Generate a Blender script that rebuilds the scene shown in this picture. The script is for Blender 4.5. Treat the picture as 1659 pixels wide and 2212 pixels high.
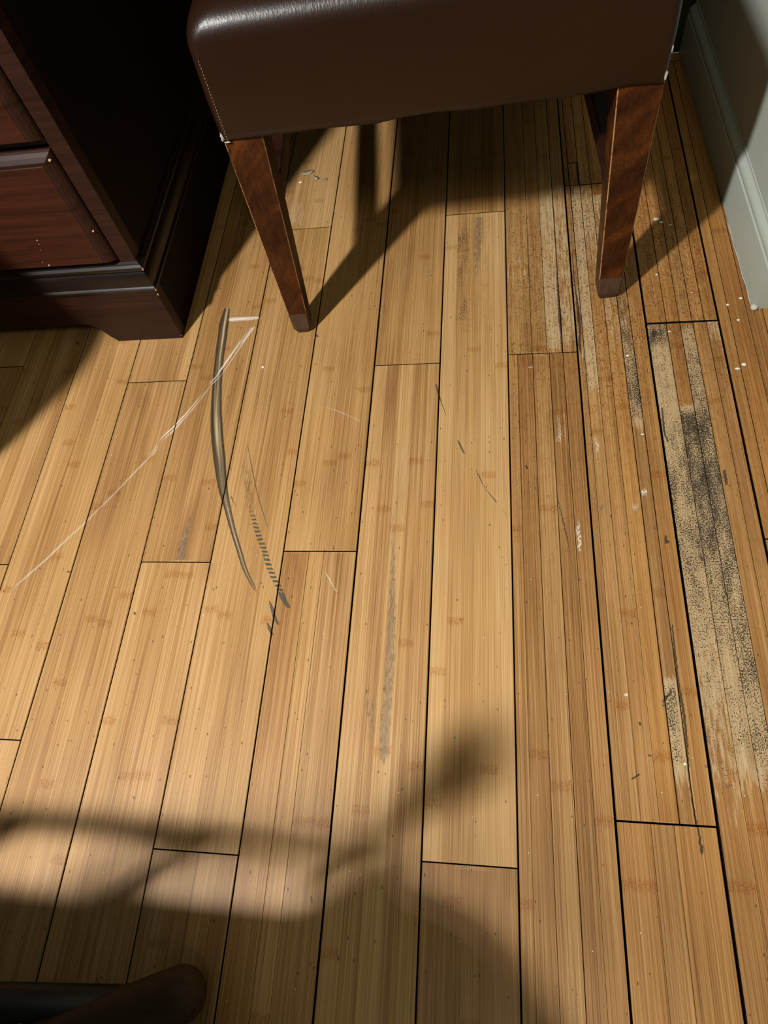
import bpy, bmesh, math, random
from mathutils import Vector, Matrix
random.seed(7)
for o in list(bpy.data.objects):
    bpy.data.objects.remove(o)
SC = bpy.context.scene
COL = SC.collection

# ------------------------------------------------------------------ camera
IMG_W, IMG_H, FPX = 1659.0, 2212.0, 1475.0
CAM_H = 0.77057
R = Matrix(((0.9875, 0.0063, 0.1574), (0.0674, 0.8861, -0.4586), (-0.1423, 0.4635, 0.8746)))
# orthonormalise
c0 = R.col[0].normalized(); c1 = (R.col[1] - c0 * R.col[1].dot(c0)).normalized(); c2 = c0.cross(c1)
R = Matrix((c0, c1, c2)).transposed()
cam = bpy.data.cameras.new('camera')
cam.sensor_fit = 'VERTICAL'; cam.sensor_height = 36.0; cam.sensor_width = 27.0
cam.lens = FPX / IMG_H * 36.0
cam.clip_start = 0.01
camo = bpy.data.objects.new('camera', cam); COL.objects.link(camo)
camo.matrix_world = Matrix.Translation((0, 0, CAM_H)) @ R.to_4x4()
SC.camera = camo

# ------------------------------------------------------------------ light
LAMP = Vector((-1.0, -0.49, 1.86))
world = bpy.data.worlds.new('room_ambient'); SC.world = world; world.use_nodes = True
bgn = world.node_tree.nodes['Background']
bgn.inputs[0].default_value = (0.80, 0.84, 0.66, 1); bgn.inputs[1].default_value = 0.13
for dz_ in (-.08, 0.0, .08):      # a standing lamp with three stacked bulbs behind the photographer's left
    ld = bpy.data.lights.new('lamp_bulb', 'POINT'); ld.energy = 90; ld.color = (1.0, 0.985, 0.95); ld.shadow_soft_size = 0.045
    lo = bpy.data.objects.new('lamp_bulb', ld); COL.objects.link(lo); lo.location = LAMP + Vector((0, 0, dz_))
la = bpy.data.lights.new('added_fill', 'AREA'); la.shape = 'DISK'; la.size = 0.5; la.energy = 9; la.color = (1.0, 0.93, 0.66)  # added soft fill that lifts the near shadows; no such lamp is seen
lao = bpy.data.objects.new('added_fill', la); COL.objects.link(lao); lao.location = (0.45, -1.1, 2.38)
lao.rotation_euler = (Vector((-.1, .2, 0)) - lao.location).to_track_quat('-Z', 'Y').to_euler()
SC.view_settings.view_transform = 'Standard'; SC.view_settings.look = 'None'
SC.view_settings.gamma = 1.0; SC.view_settings.use_curve_mapping = False
SC.view_settings.exposure = 0.0

# ------------------------------------------------------------------ pixel <-> floor
def ray(px, py):
    return R @ Vector(((px - IMG_W / 2) / FPX, -(py - IMG_H / 2) / FPX, -1.0))
def F(px, py, z=0.0):
    d = ray(px, py); t = (z - CAM_H) / d.z
    return Vector((t * d.x, t * d.y, z))
RT = R.transposed()
def proj(p):
    c = RT @ (Vector(p) - Vector((0, 0, CAM_H)))
    return (IMG_W / 2 + FPX * c.x / -c.z, IMG_H / 2 - FPX * c.y / -c.z)
def yfl(x, py):
    "floor y on the line x = const that shows at pixel row py"
    a, b = -0.25, 2.2
    for _ in range(40):
        m = (a + b) / 2
        if proj((x, m, 0))[1] > py: a = m
        else: b = m
    return (a + b) / 2

# ------------------------------------------------------------------ node helper
class NT:
    def __init__(s, name):
        s.m = bpy.data.materials.new(name); s.m.use_nodes = True
        s.t = s.m.node_tree; s.n = s.t.nodes; s.n.clear()
        s.out = s.n.new('ShaderNodeOutputMaterial'); s.b = s.n.new('ShaderNodeBsdfPrincipled')
        s.t.links.new(s.b.outputs[0], s.out.inputs[0])
    def put(s, sock, v):
        if isinstance(v, bpy.types.NodeSocket): s.t.links.new(v, sock)
        elif isinstance(v, (tuple, list)) and sock.type == 'RGBA' and len(v) == 3: sock.default_value = (*v, 1)
        else: sock.default_value = v
    def math(s, op, a, b=0.0, c=0.0, clamp=False):
        n = s.n.new('ShaderNodeMath'); n.operation = op; n.use_clamp = clamp
        s.put(n.inputs[0], a); s.put(n.inputs[1], b); s.put(n.inputs[2], c); return n.outputs[0]
    def add(s, a, b): return s.math('ADD', a, b)
    def sub(s, a, b): return s.math('SUBTRACT', a, b)
    def mul(s, a, b): return s.math('MULTIPLY', a, b)
    def mad(s, a, b, c): return s.math('MULTIPLY_ADD', a, b, c)
    def mx(s, a, b): return s.math('MAXIMUM', a, b)
    def clamp(s, a): return s.math('ADD', a, 0.0, clamp=True)
    def step(s, v, lo, hi):
        n = s.n.new('ShaderNodeMapRange'); n.interpolation_type = 'SMOOTHSTEP'
        s.put(n.inputs[0], v); s.put(n.inputs[1], lo); s.put(n.inputs[2], hi); return n.outputs[0]
    def comb(s, x, y, z=0.0):
        n = s.n.new('ShaderNodeCombineXYZ'); s.put(n.inputs[0], x); s.put(n.inputs[1], y); s.put(n.inputs[2], z); return n.outputs[0]
    def noise(s, v, scale=1.0, detail=2.0, rough=0.5, dist=0.0):
        n = s.n.new('ShaderNodeTexNoise'); s.put(n.inputs['Vector'], v); s.put(n.inputs['Scale'], scale)
        s.put(n.inputs['Detail'], detail); s.put(n.inputs['Roughness'], rough); s.put(n.inputs['Distortion'], dist)
        return n.outputs[0]
    def white(s, v):
        n = s.n.new('ShaderNodeTexWhiteNoise'); n.noise_dimensions = '3D'; s.put(n.inputs['Vector'], v); return n.outputs[0]
    def voro(s, v, scale=1.0):
        n = s.n.new('ShaderNodeTexVoronoi'); s.put(n.inputs['Vector'], v); s.put(n.inputs['Scale'], scale)
        sp = s.n.new('ShaderNodeSeparateColor'); s.t.links.new(n.outputs['Color'], sp.inputs[0])
        return n.outputs['Distance'], sp.outputs[0]
    def mix(s, f, a, b, mode='MIX'):
        n = s.n.new('ShaderNodeMix'); n.data_type = 'RGBA'; n.blend_type = mode; n.clamp_factor = True
        s.put(n.inputs[0], f); s.put(n.inputs[6], a); s.put(n.inputs[7], b); return n.outputs[2]
    def ramp(s, f, stops):
        n = s.n.new('ShaderNodeValToRGB'); s.put(n.inputs[0], f); e = n.color_ramp.elements
        for i, (p, c) in enumerate(stops):
            q = e[i] if i < 2 else e.new(p)
            q.position = p; q.color = (*c, 1)
        return n.outputs[0]
    def attr(s, name):
        n = s.n.new('ShaderNodeAttribute'); n.attribute_type = 'OBJECT'; n.attribute_name = name; return n.outputs['Fac']
    def pos(s, obj=False):
        if obj:
            n = s.n.new('ShaderNodeTexCoord'); v = n.outputs['Object']
        else:
            n = s.n.new('ShaderNodeNewGeometry'); v = n.outputs['Position']
        sp = s.n.new('ShaderNodeSeparateXYZ'); s.t.links.new(v, sp.inputs[0])
        return v, sp.outputs[0], sp.outputs[1], sp.outputs[2]
    def bump(s, h, strength=0.3, dist=0.001):
        n = s.n.new('ShaderNodeBump'); s.put(n.inputs['Height'], h); s.put(n.inputs['Strength'], strength); s.put(n.inputs['Distance'], dist)
        s.t.links.new(n.outputs[0], s.b.inputs['Normal'])
    def fin(s, col, rough=0.5, spec=0.5):
        s.put(s.b.inputs['Base Color'], col); s.put(s.b.inputs['Roughness'], rough); s.put(s.b.inputs['Specular IOR Level'], spec)
        return s.m

# ------------------------------------------------------------------ floor layout numbers
W = 0.096; X0 = -0.7453; PLEN = 0.948
def seam(k): return X0 + k * W

# ------------------------------------------------------------------ bamboo material with its wear and marks
def bamboo(col_no):
    B = NT('worn_bamboo')
    PV, PX, PY, PZ = B.pos()
    seed = B.attr('seed'); tone = B.attr('tone'); solo = B.attr('solo'); warm = B.attr('warm')

    def curve_pts(cv, pts):
        cv.points[0].location = pts[0]; cv.points[1].location = pts[-1]
        for p in pts[1:-1]: cv.points.new(*p)
    def overlaps(pts):
        xs = [F(p[0] + sg * p[2], p[1]).x for p in pts for sg in (-1, 1)]
        return max(xs) > seam(col_no) - .001 and min(xs) < seam(col_no + 1) + .001
    def fcurve(t, pts):
        n = B.n.new('ShaderNodeFloatCurve'); B.put(n.inputs['Value'], t)
        cv = n.mapping.curves[0]; curve_pts(cv, pts)
        for q in cv.points: q.handle_type = 'VECTOR'
        n.mapping.update(); return n.outputs[0]
    def stroke(pts, smooth=True, hard=0.25, uout=False):
        "lazy unless the across-coordinate is wanted too, so that few values are alive at once"
        if not overlaps(pts): return (None, None) if uout else None
        return stroke_now(pts, smooth, hard, True) if uout else (lambda: stroke_now(pts, smooth, hard, False))
    def stroke_now(pts, smooth=True, hard=0.25, uout=False):
        """mark running mainly along y. pts: (px, py, half width in px, strength)"""
        q = []
        for px, py, hw, s in pts:
            a = F(px, py); b = F(px + hw, py); q.append((a.y, a.x, (b - a).length, s))
        q.sort()
        y0, y1 = q[0][0], q[-1][0]; e = (y1 - y0) * 0.004 + 1e-5
        y0 -= 2 * e; y1 += 2 * e
        xs = [v[1] for v in q]; xa, xb = min(xs) - 0.01, max(xs) + 0.01
        wm = max(v[2] for v in q) * 1.02
        t = B.math('DIVIDE', B.sub(PY, y0), y1 - y0)
        n = B.n.new('ShaderNodeRGBCurve'); cc = B.n.new('ShaderNodeCombineColor')
        for i in range(3): B.put(cc.inputs[i], t)
        B.t.links.new(cc.outputs[0], n.inputs['Color'])
        T = [(v[0] - y0) / (y1 - y0) for v in q]
        C = n.mapping.curves
        curve_pts(C[0], [(a, (v[1] - xa) / (xb - xa)) for a, v in zip(T, q)])
        curve_pts(C[1], [(a, v[2] / wm) for a, v in zip(T, q)])
        curve_pts(C[2], [(0, 0)] + [(a, v[3]) for a, v in zip(T, q)] + [(1, 0)])
        for i in range(3):
            for p_ in C[i].points: p_.handle_type = 'AUTO_CLAMPED' if (i == 0 and smooth) else 'VECTOR'
        n.mapping.update()
        sp = B.n.new('ShaderNodeSeparateColor'); B.t.links.new(n.outputs[0], sp.inputs[0])
        cx = B.mad(sp.outputs[0], xb - xa, xa); hw = B.mul(sp.outputs[1], wm)
        xx = PX if col_no < 8 else B.mad(B.sub(B.noise(B.comb(B.mul(PY, 210), 0, 1.0), 1, 2, .6), .5), .0045, PX)
        u = B.math('DIVIDE', B.sub(xx, cx), B.mx(hw, 1e-5))
        m = B.mul(B.step(B.math('ABSOLUTE', u), 1.0, 1.0 - hard), sp.outputs[2])
        return (m, u) if uout else m
    def rect(*a): return (lambda: rect_now(*a)) if a[0] == col_no else None
    def rect_now(col, f0, f1, ys, soft=0.0006):
        """wear on one strip: ys = (pixel row, strength)"""
        x0, x1 = X0 + (col + f0) * W, X0 + (col + f1) * W; xc = (x0 + x1) / 2
        q = sorted((yfl(xc, py), s) for py, s in ys)
        y0, y1 = q[0][0] - 0.002, q[-1][0] + 0.002
        t = B.math('DIVIDE', B.sub(PY, y0), y1 - y0)
        m = fcurve(t, [(0, 0)] + [((a - y0) / (y1 - y0), s) for a, s in q] + [(1, 0)])
        return B.mul(m, B.step(B.math('ABSOLUTE', B.sub(PX, xc)), (x1 - x0) / 2 + soft, (x1 - x0) / 2 - soft))
    def total(l):
        r = None
        for v in l:
            if v is None: continue
            if callable(v): v = v()
            r = v if r is None else B.mx(r, v)
        return r

    # --- fibre
    sx = B.mul(seed, 3.7)
    fx = B.add(PX, sx)
    n_fine = B.noise(B.comb(B.mul(fx, 1700), B.mul(PY, 8), seed), 1, 2, 0.6)
    n_mid = B.noise(B.comb(B.mul(fx, 680), B.mul(PY, 2.6), seed), 1, 2, 0.55)
    n_broad = B.noise(B.comb(B.mul(fx, 70), B.mul(PY, 3.2), seed), 1, 2, 0.5)
    n_patch = B.noise(B.comb(B.mul(fx, 9), B.mul(PY, 5), seed), 1, 2, 0.5)
    idx = B.math('FLOOR', B.math('DIVIDE', B.add(B.sub(PX, X0 - 10 * W), B.mul(B.sub(B.white(B.comb(seed, 3, 1)), 0.5), 0.008)), 0.0192))
    sid = B.add(B.mul(idx, B.sub(1.0, solo)), B.mul(seed, 11.0))
    r1 = B.white(B.comb(sid, 1, 0)); r2 = B.white(B.comb(sid, 2, 0)); r3 = B.white(B.comb(sid, 3, 0))
    t = B.mad(B.sub(n_fine, 0.5), 0.80, 0.50)
    t = B.mad(B.sub(n_mid, 0.5), 0.75, t)
    t = B.mad(B.sub(n_broad, 0.5), 0.36, t)
    t = B.mad(B.sub(n_patch, 0.5), 0.25, t)
    t = B.mad(B.sub(r1, 0.5), B.mad(solo, -0.12, 0.24), t)
    t = B.add(t, tone)
    base = B.ramp(t, [(0.0, (0.140, 0.058, 0.017)), (0.28, (0.285, 0.142, 0.045)), (0.55, (0.435, 0.247, 0.090)), (0.85, (0.565, 0.362, 0.158)), (1.0, (0.64, 0.43, 0.21))])
    base = B.mix(B.mul(r2, 0.45), base, B.mix(1.0, base, (1.0, 0.985, 1.12), 'MULTIPLY'))
    base = B.mix(warm, base, B.mix(1.0, base, (0.97, 0.77, 0.46), 'MULTIPLY'))
    n_g = B.noise(B.comb(B.mul(PX, 26), B.mul(PY, 7), B.add(seed, 4.0)), 1, 3, .6)
    base = B.mix(B.mul(B.step(n_g, .48, .72), 0.38), base, B.mix(1.0, base, (0.92, 0.94, 1.04), 'MULTIPLY'))
    # --- bamboo nodes: jagged little bands, one every 0.3 m or so in each strip
    cy_ = B.mad(PY, 1 / 0.31, B.mul(r3, 7.0)); cj = B.math('FLOOR', cy_)
    off = B.mul(B.sub(B.white(B.comb(sid, cj, 5)), 0.5), 0.62)
    jag = B.mul(B.sub(B.noise(B.comb(B.mul(PX, 900), B.mul(PY, 60), seed), 1, 2, 0.6), 0.5), 0.014)
    dn = B.math('ABSOLUTE', B.add(B.mul(B.sub(B.sub(cy_, cj), B.add(off, 0.5)), 0.31), jag))
    nodem = B.mul(B.step(dn, 0.0066, 0.0030), B.math('GREATER_THAN', B.white(B.comb(sid, cj, 9)), 0.22))
    n_hi = B.noise(B.comb(B.mul(PX, 1150), B.mul(PY, 380), 0), 1, 2, 0.7)
    ncol = B.mix(B.step(n_hi, 0.38, 0.60), B.mix(1.0, base, (0.56, 0.36, 0.19), 'MULTIPLY'), B.mix(1.0, base, (1.06, 0.99, 0.86), 'MULTIPLY'))
    base = B.mix(B.mul(nodem, 0.72), base, ncol)
    # --- little dark pores everywhere
    vd, vc = B.voro(B.comb(B.mul(PX, 260), B.mul(PY, 130), seed))
    pore = B.mul(B.step(B.sub(vd, B.mul(B.sub(vc, .93), 1.6)), 0.17, 0.07), B.math('GREATER_THAN', vc, 0.88))
    base = B.mix(B.mul(pore, 0.75), base, (0.06, 0.025, 0.010))
    vd2, vc2 = B.voro(B.comb(B.mul(PX, 84), B.mul(PY, 36), 3.0))
    pore2 = B.mul(B.step(B.sub(vd2, B.mul(B.sub(vc2, .97), 1.2)), 0.075, 0.035), B.math('GREATER_THAN', vc2, 0.945))
    base = B.mix(B.mul(pore2, 0.7), base, (0.035, 0.018, 0.010))

    # --- worn varnish: pale raw bamboo
    wear = total([
        rect(9, 0.085, 0.25, [(380, .2), (430, .6), (500, .8), (640, 1), (800, 1), (835, .6), (862, 0)]),
        rect(9, 0.0, 0.085, [(420, .3), (600, .4), (800, .35), (840, 0)]),
        rect(9, 0.25, 0.44, [(400, .4), (470, .55), (560, .4), (640, .1), (660, 0)]),
        rect(9, 0.44, 0.64, [(420, .5), (560, .5), (680, .4), (760, .35), (820, 0)]),
        rect(9, 0.64, 0.80, [(640, .35), (720, .45), (780, .55), (860, .6), (930, .4), (960, 0)]),
        rect(9, 0.64, 0.78, [(1440, 0), (1480, .7), (1600, .65), (1680, .4), (1765, .25)]),
        rect(8, 0.57, 0.80, [(390, .2), (430, .55), (560, .5), (640, .75), (700, .75), (750, .55), (763, .1)]),
        rect(8, 0.80, 1.0, [(400, .45), (520, .5), (620, .4), (720, .55), (763, .2)]),
        rect(8, 0.0, 0.35, [(430, .25), (560, .35), (640, .3), (680, 0)]),
        rect(10, 0.0, 0.27, [(700, .45), (760, .85), (900, 1), (1000, 1), (1100, .95), (1250, .85), (1400, .6), (1600, .45), (1800, .3), (1880, 0)]),
        rect(10, 0.27, 0.466, [(700, .1), (868, .15), (882, .75), (1000, .9), (1200, .85), (1400, .7), (1650, .55), (1850, 0)]),
        rect(10, 0.466, 0.65, [(700, .45), (800, .7), (900, .85), (1200, .9), (1400, .75), (1650, .6), (1850, 0)]),
        rect(10, 0.27, 1.0, [(430, .25), (560, .3), (700, .25)]),
        rect(10, 0.84, 1.0, [(690, .55), (735, .4), (750, 0)]),
        rect(11, 0.0, 0.3, [(1180, 0), (1230, .5), (1400, .55), (1600, .3)]),
        rect(8, 0.62, 0.76, [(870, 0), (890, .32), (930, .38), (958, .34), (966, 0)]),
        rect(4, 0.15, 0.45, [(400, .0), (440, .35), (480, .45), (492, .3)]),
    ])
    colr = base; wearm = 0.0
    if wear is not None:
        n_w = B.noise(B.comb(B.mul(PX, 330), B.mul(PY, 40), 1.7), 1, 3, 0.6)
        wearm = B.step(B.sub(B.mul(wear, 1.15), n_w), -0.10, 0.12)
        wearm = B.mul(wearm, B.step(wear, 0.0, 0.08))
        pale = B.ramp(B.mad(B.sub(n_fine, .5), .5, B.mad(B.sub(n_mid, .5), .6, 0.5)), [(0.2, (0.30, 0.190, 0.088)), (0.55, (0.47, 0.335, 0.180)), (0.9, (0.62, 0.475, 0.29))])
        colr = B.mix(B.mul(wearm, 0.92), base, pale)
    # --- brown speckle of old varnish
    dots = total([
        rect(8, 0.0, 1.0, [(420, .5), (600, .75), (760, .6), (850, .45), (1100, .30), (1400, .12), (1600, 0)], .004),
        rect(9, 0.0, 1.0, [(300, .4), (420, .8), (800, .75), (1000, .35), (1300, .15), (1500, 0)], .004),
        rect(10, 0.0, 1.0, [(240, .3), (430, .75), (690, .7), (1000, .35), (1400, .2), (1700, 0)], .004),
        rect(11, -0.04, 1.0, [(420, .25), (700, .35), (1000, .3), (1500, .1)], .004),
        rect(7, 0.3, 0.8, [(470, .25), (600, .3), (720, .25), (760, 0)], .004),
    ])
    if dots is not None:
        n_dd = B.noise(B.comb(B.mul(PX, 430), B.mul(PY, 250), 9.0), 1, 1.5, .6)
        n_d = B.noise(B.comb(B.mul(PX, 42), B.mul(PY, 30), 4.0), 1, 2, .5)
        dotm = B.step(B.add(n_dd, B.mul(B.mul(dots, n_d), 0.34)), 0.725, 0.765)
        dotm = B.mul(dotm, B.step(dots, 0.02, 0.10))
        colr = B.mix(B.mul(dotm, 0.85), colr, (0.125, 0.050, 0.014))
        # blotchy brown tide marks of the varnish over the worn boards
        n_b = B.noise(B.comb(B.mul(PX, 150), B.mul(PY, 70), 2.0), 1, 3, .6, 0.6)
        colr = B.mix(B.mul(B.mul(B.step(n_b, 0.50, 0.62), dots), 0.55), colr, B.mix(1.0, colr, (0.60, 0.36, 0.17), 'MULTIPLY'))
    # --- brown stains left by damp
    stain = total([
        stroke([(440, 1030, 14, 0), (425, 1080, 26, .45), (408, 1140, 36, .8), (390, 1209, 40, .9)], hard=1.0),
        stroke([(452, 1216, 16, .7), (448, 1240, 18, .5), (440, 1270, 14, 0)], hard=1.0),
        stroke([(502, 740, 16, 0), (515, 800, 22, .55), (505, 850, 20, .5), (490, 930, 16, 0)], hard=1.0),
        stroke([(850, 793, 26, .5), (842, 860, 26, .7), (838, 920, 20, .4), (836, 960, 14, 0)], hard=1.0),
        stroke([(640, 1196, 22, .5), (645, 1240, 22, .5), (640, 1330, 18, 0)], hard=1.0),
        stroke([(735, 1196, 26, .55), (738, 1260, 24, .4), (735, 1330, 18, 0)], hard=1.0),
        stroke([(1020, 1880, 60, .6), (1030, 1950, 50, .45), (1030, 2010, 40, 0)], hard=1.0),
        stroke([(1010, 300, 40, 0), (1020, 400, 50, .5), (1020, 455, 52, .6)], hard=1.0),
        stroke([(290, 835, 20, 0), (310, 860, 30, .4), (300, 930, 26, .35), (290, 1000, 18, 0)], hard=1.0),
        stroke([(340, 1010, 14, 0), (350, 1060, 20, .4), (330, 1120, 18, 0)], hard=1.0),
        stroke([(1150, 700, 40, .3), (1150, 760, 45, .7)], hard=1.0),
        stroke([(1150, 770, 50, .6), (1160, 800, 40, .4), (1150, 860, 30, 0)], hard=1.0),
        stroke([(1420, 1650, 60, 0), (1430, 1720, 60, .4), (1440, 1775, 60, .6)], hard=1.0),
        stroke([(1620, 1560, 16, 0), (1625, 1640, 18, .6), (1628, 1700, 14, 0)], hard=1.0),
    ])
    if stain is not None:
        n_st = B.noise(B.comb(B.mul(PX, 190), B.mul(PY, 26), 5.0), 1, 3, .6)
        colr = B.mix(B.mul(stain, B.mad(n_st, 0.9, 0.35)), colr, B.mix(1.0, colr, (0.58, 0.45, 0.34), 'MULTIPLY'))
    # --- grey haze / rubbed patches
    haze = total([
        stroke([(1035, 470, 18, .7), (1033, 520, 17, .7), (1030, 580, 13, .5), (1028, 640, 10, 0)], hard=.95),
        stroke([(425, 1060, 8, 0), (415, 1110, 14, .35), (400, 1160, 18, .7), (388, 1209, 19, .8)], hard=.95),
        stroke([(851, 1040, 8, .0), (850, 1120, 10, .35), (847, 1290, 17, .62), (843, 1400, 20, .74), (838, 1500, 21, .66), (833, 1560, 20, .86), (829, 1635, 19, .76), (828, 1665, 12, 0)], hard=.95),
        stroke([(790, 1450, 26, 0), (800, 1520, 30, .48), (804, 1590, 24, .35), (806, 1620, 18, 0)], hard=.95),
        stroke([(1298, 1080, 10, 0), (1299, 1095, 14, .6), (1301, 1112, 8, .2)], hard=.95),
        rect(10, 0.27, 0.65, [(985, .2), (1010, .55), (1150, .4), (1300, .2), (1400, 0)]),
    ])
    n_h = B.noise(B.comb(B.mul(PX, 480), B.mul(PY, 110), 6.0), 1, 3, .65)
    if haze is not None:
        hazem = B.step(B.sub(B.mul(haze, 1.15), n_h), -0.22, 0.25)
        hazem = B.mul(hazem, B.step(haze, 0.0, 0.1))
        colr = B.mix(B.mul(hazem, 0.60), colr, B.mix(B.step(n_h, .35, .65), (0.075, 0.056, 0.038), (0.25, 0.19, 0.13)))
    # --- black mould
    mold = total([
        rect(10, 0.0, 0.27, [(700, .44), (735, .48), (760, .34), (800, .31), (900, .34), (1000, .43), (1100, .45), (1250, .42), (1450, .36), (1700, .29), (1820, 0)]),
        rect(10, 0.27, 0.466, [(700, .38), (730, .30), (860, .26), (880, .36), (900, .56), (950, .54), (1000, .50), (1100, .48), (1250, .45), (1400, .40), (1600, .34), (1780, 0)]),
        rect(10, 0.466, 0.65, [(700, .36), (800, .40), (850, .44), (900, .50), (1000, .48), (1100, .46), (1300, .44), (1600, .42), (1720, .30), (1800, 0)]),
        rect(9, 0.64, 0.80, [(630, .42), (700, .40), (780, .44), (850, .50), (900, .42), (935, 0)]),
        rect(9, 0.64, 0.76, [(1460, .30), (1490, .42), (1560, .42), (1640, .36), (1700, 0)]),
        rect(7, 0.22, 0.40, [(470, .30), (520, .40), (570, .38), (640, .34), (690, .40), (700, 0)]),
        rect(10, 0.05, 0.98, [(395, .20), (420, .34), (560, .31), (690, .28)]),
        rect(9, 0.0, 0.64, [(420, .20), (520, .28), (700, .25), (800, 0)]),
        rect(11, 0.0, 0.2, [(1180, 0), (1230, .40), (1500, .36), (1600, .2)]),
    ])
    if mold is not None:
        n_m = B.noise(B.comb(B.mul(PX, 820), B.mul(PY, 560), 8.0), 1, 1.5, .65)
        n_m2 = B.noise(B.comb(B.mul(PX, 90), B.mul(PY, 26), 5.0), 1, 2, .6)
        moldm = B.step(B.sub(B.mad(B.sub(n_m2, .5), .42, B.add(mold, 0.045)), n_m), -0.02, 0.03)
        moldm = B.mul(moldm, B.step(mold, 0.0, 0.12))
        colr = B.mix(B.mul(moldm, 0.93), colr, (0.022, 0.018, 0.013))
    # --- curved skid mark
    arc, au = stroke([(490, 668, 7, .9), (484, 700, 11, 1), (480, 730, 11, 1), (473, 785, 10.5, 1), (468, 853, 12, 1), (468, 920, 14.5, 1), (474, 990, 14.5, 1), (482, 1057, 11, 1), (490, 1092, 8.5, 1), (502, 1140, 7, 1), (517, 1190, 6.5, 1), (530, 1232, 6, .9), (545, 1262, 5, .8), (553, 1277, 2.5, .5)], hard=0.18, uout=True)
    if arc is not None:
        n_a = B.noise(B.comb(B.mul(au, 3.4), B.mul(PY, 6), 2.0), 1, 3, .6)
        acol = B.ramp(B.mad(B.sub(n_a, .5), 1.3, B.mad(B.math('ABSOLUTE', B.add(au, -0.05)), -0.70, 0.76)), [(0.15, (0.018, 0.014, 0.009)), (0.42, (0.060, 0.045, 0.028)), (0.66, (0.20, 0.145, 0.080)), (0.88, (0.50, 0.39, 0.23))])
        colr = B.mix(B.mul(arc, 0.93), colr, acol)
    # --- grey rubber ticks and scuffs
    trail = stroke([(541, 1100, 5, .55), (545, 1110, 6, .7), (552, 1135, 7, .9), (560, 1160, 8, .95), (572, 1192, 8, .95), (580, 1220, 8, .95), (590, 1245, 8, .95), (603, 1270, 8, 1), (613, 1295, 8, 1), (623, 1312, 6, .9)], hard=.3)
    tick = B.step(B.math('SINE', B.mad(PY, 2 * math.pi / 0.0058, B.mul(B.noise(B.comb(B.mul(PX, 60), B.mul(PY, 60), 0), 1, 1, .5), 4.0))), -0.45, 0.05)
    solid = B.step(PY, 0.305, 0.285)
    if trail is not None: trail = B.mul(trail(), B.mx(tick, solid))
    scuff = total([trail,
        stroke([(582, 1298, 1.5, .9), (588, 1315, 5, 1), (595, 1338, 5, 1), (602, 1350, 3, .8)], hard=.3),
        stroke([(578, 1346, 2, .9), (583, 1358, 6, 1), (588, 1372, 3, .9)], hard=.3),
        stroke([(535, 962, 1.0, .8), (546, 1020, 1.3, .9), (560, 1080, 1.4, .9), (578, 1138, 1.2, .7)], hard=.5),
        stroke([(942, 831, 3, 1), (947, 850, 3, 1), (953, 868, 1.5, .9), (962, 893, 1, .8), (966, 905, 1, 0), (987, 945, 2, 0), (991, 955, 3, 1), (1002, 978, 3, .9), (1005, 983, 1, 0), (1022, 1005, 1, 0), (1026, 1012, 1, .5), (1036, 1030, 2.2, 1), (1042, 1045, 1.5, .7), (1052, 1060, 1.3, .8), (1062, 1072, 2, .9), (1071, 1083, 2, .9), (1078, 1092, 1, 0), (1088, 1103, 1.2, .7), (1096, 1114, 1, .6)], smooth=False, hard=.5),
        stroke([(495, 1055, 3, 0), (500, 1075, 2.5, .8), (508, 1090, 2, .6), (514, 1100, 1.5, .5)], hard=.5),
        stroke([(1436, 1157, 3, 1), (1439, 1165, 3, 1), (1441, 1171, 8, .9), (1437, 1175, 5, .6)], hard=.4),
        stroke([(1564, 1015, 4, .8), (1567, 1030, 5, .9), (1570, 1048, 4, .7)], hard=.4),
        stroke([(1444, 1480, 2, .3), (1450, 1495, 3, .9), (1440, 1505, 6, .9), (1434, 1515, 6, .7), (1433, 1535, 4, .5)], smooth=False, hard=.4),
        stroke([(1452, 1350, 2, .8), (1458, 1410, 3, .9), (1466, 1480, 3.5, .95), (1476, 1535, 4, .95), (1482, 1590, 3.5, .9), (1486, 1640, 3, .9), (1490, 1690, 1.5, .8), (1500, 1755, 2.5, .9), (1510, 1800, 3, .8), (1516, 1838, 5, 1), (1518, 1845, 2, .8)], hard=.4),
        stroke([(1381, 1560, 3, .9), (1383, 1567, 3, .9)]), stroke([(1402, 1630, 4, .9), (1405, 1634, 4, .9)]),
        stroke([(1364, 1684, 3, .9), (1369, 1681, 4, .9), (1378, 1675, 4, .9), (1382, 1671, 3, .8)], smooth=False),
        stroke([(290, 1322, 3, .9), (292, 1328, 3, .9)]), stroke([(147, 1233, 4, .9), (149, 1237, 3, .9)]), stroke([(167, 738, 3, .8), (168, 744, 4, .9)]),
        stroke([(683, 722, 3, .9), (686, 728, 3, .9)]), stroke([(672, 1936, 2, .8), (674, 1950, 2.5, .8)]), stroke([(288, 1720, 3, .8), (290, 1726, 3, .8)]),
        stroke([(1137, 1005, 3, .8), (1139, 1013, 3, .8)]), stroke([(1206, 1080, 2, .7), (1222, 1150, 2.5, .8), (1230, 1190, 2, .6), (1236, 1240, 1, .2)], hard=.5),
        stroke([(1200, 560, 1.5, .5), (1207, 650, 3, 1), (1210, 690, 5, 1), (1212, 720, 3, .9), (1214, 760, 2, .8)], hard=.4),
        stroke([(1231, 420, 1, .5), (1240, 600, 1.5, .8), (1248, 660, 2.5, 1), (1251, 690, 5, 1), (1253, 720, 2.5, .9), (1252, 745, 4, 1), (1256, 765, 1.5, .7)], hard=.4),
        stroke([(1430, 880, 2.5, .8), (1435, 930, 3.5, .9), (1443, 955, 2.5, .8)], hard=.4),
        stroke([(1412, 714, 5, .8), (1414, 722, 9, .9), (1412, 728, 6, .7)], hard=.4),
    ])
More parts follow.
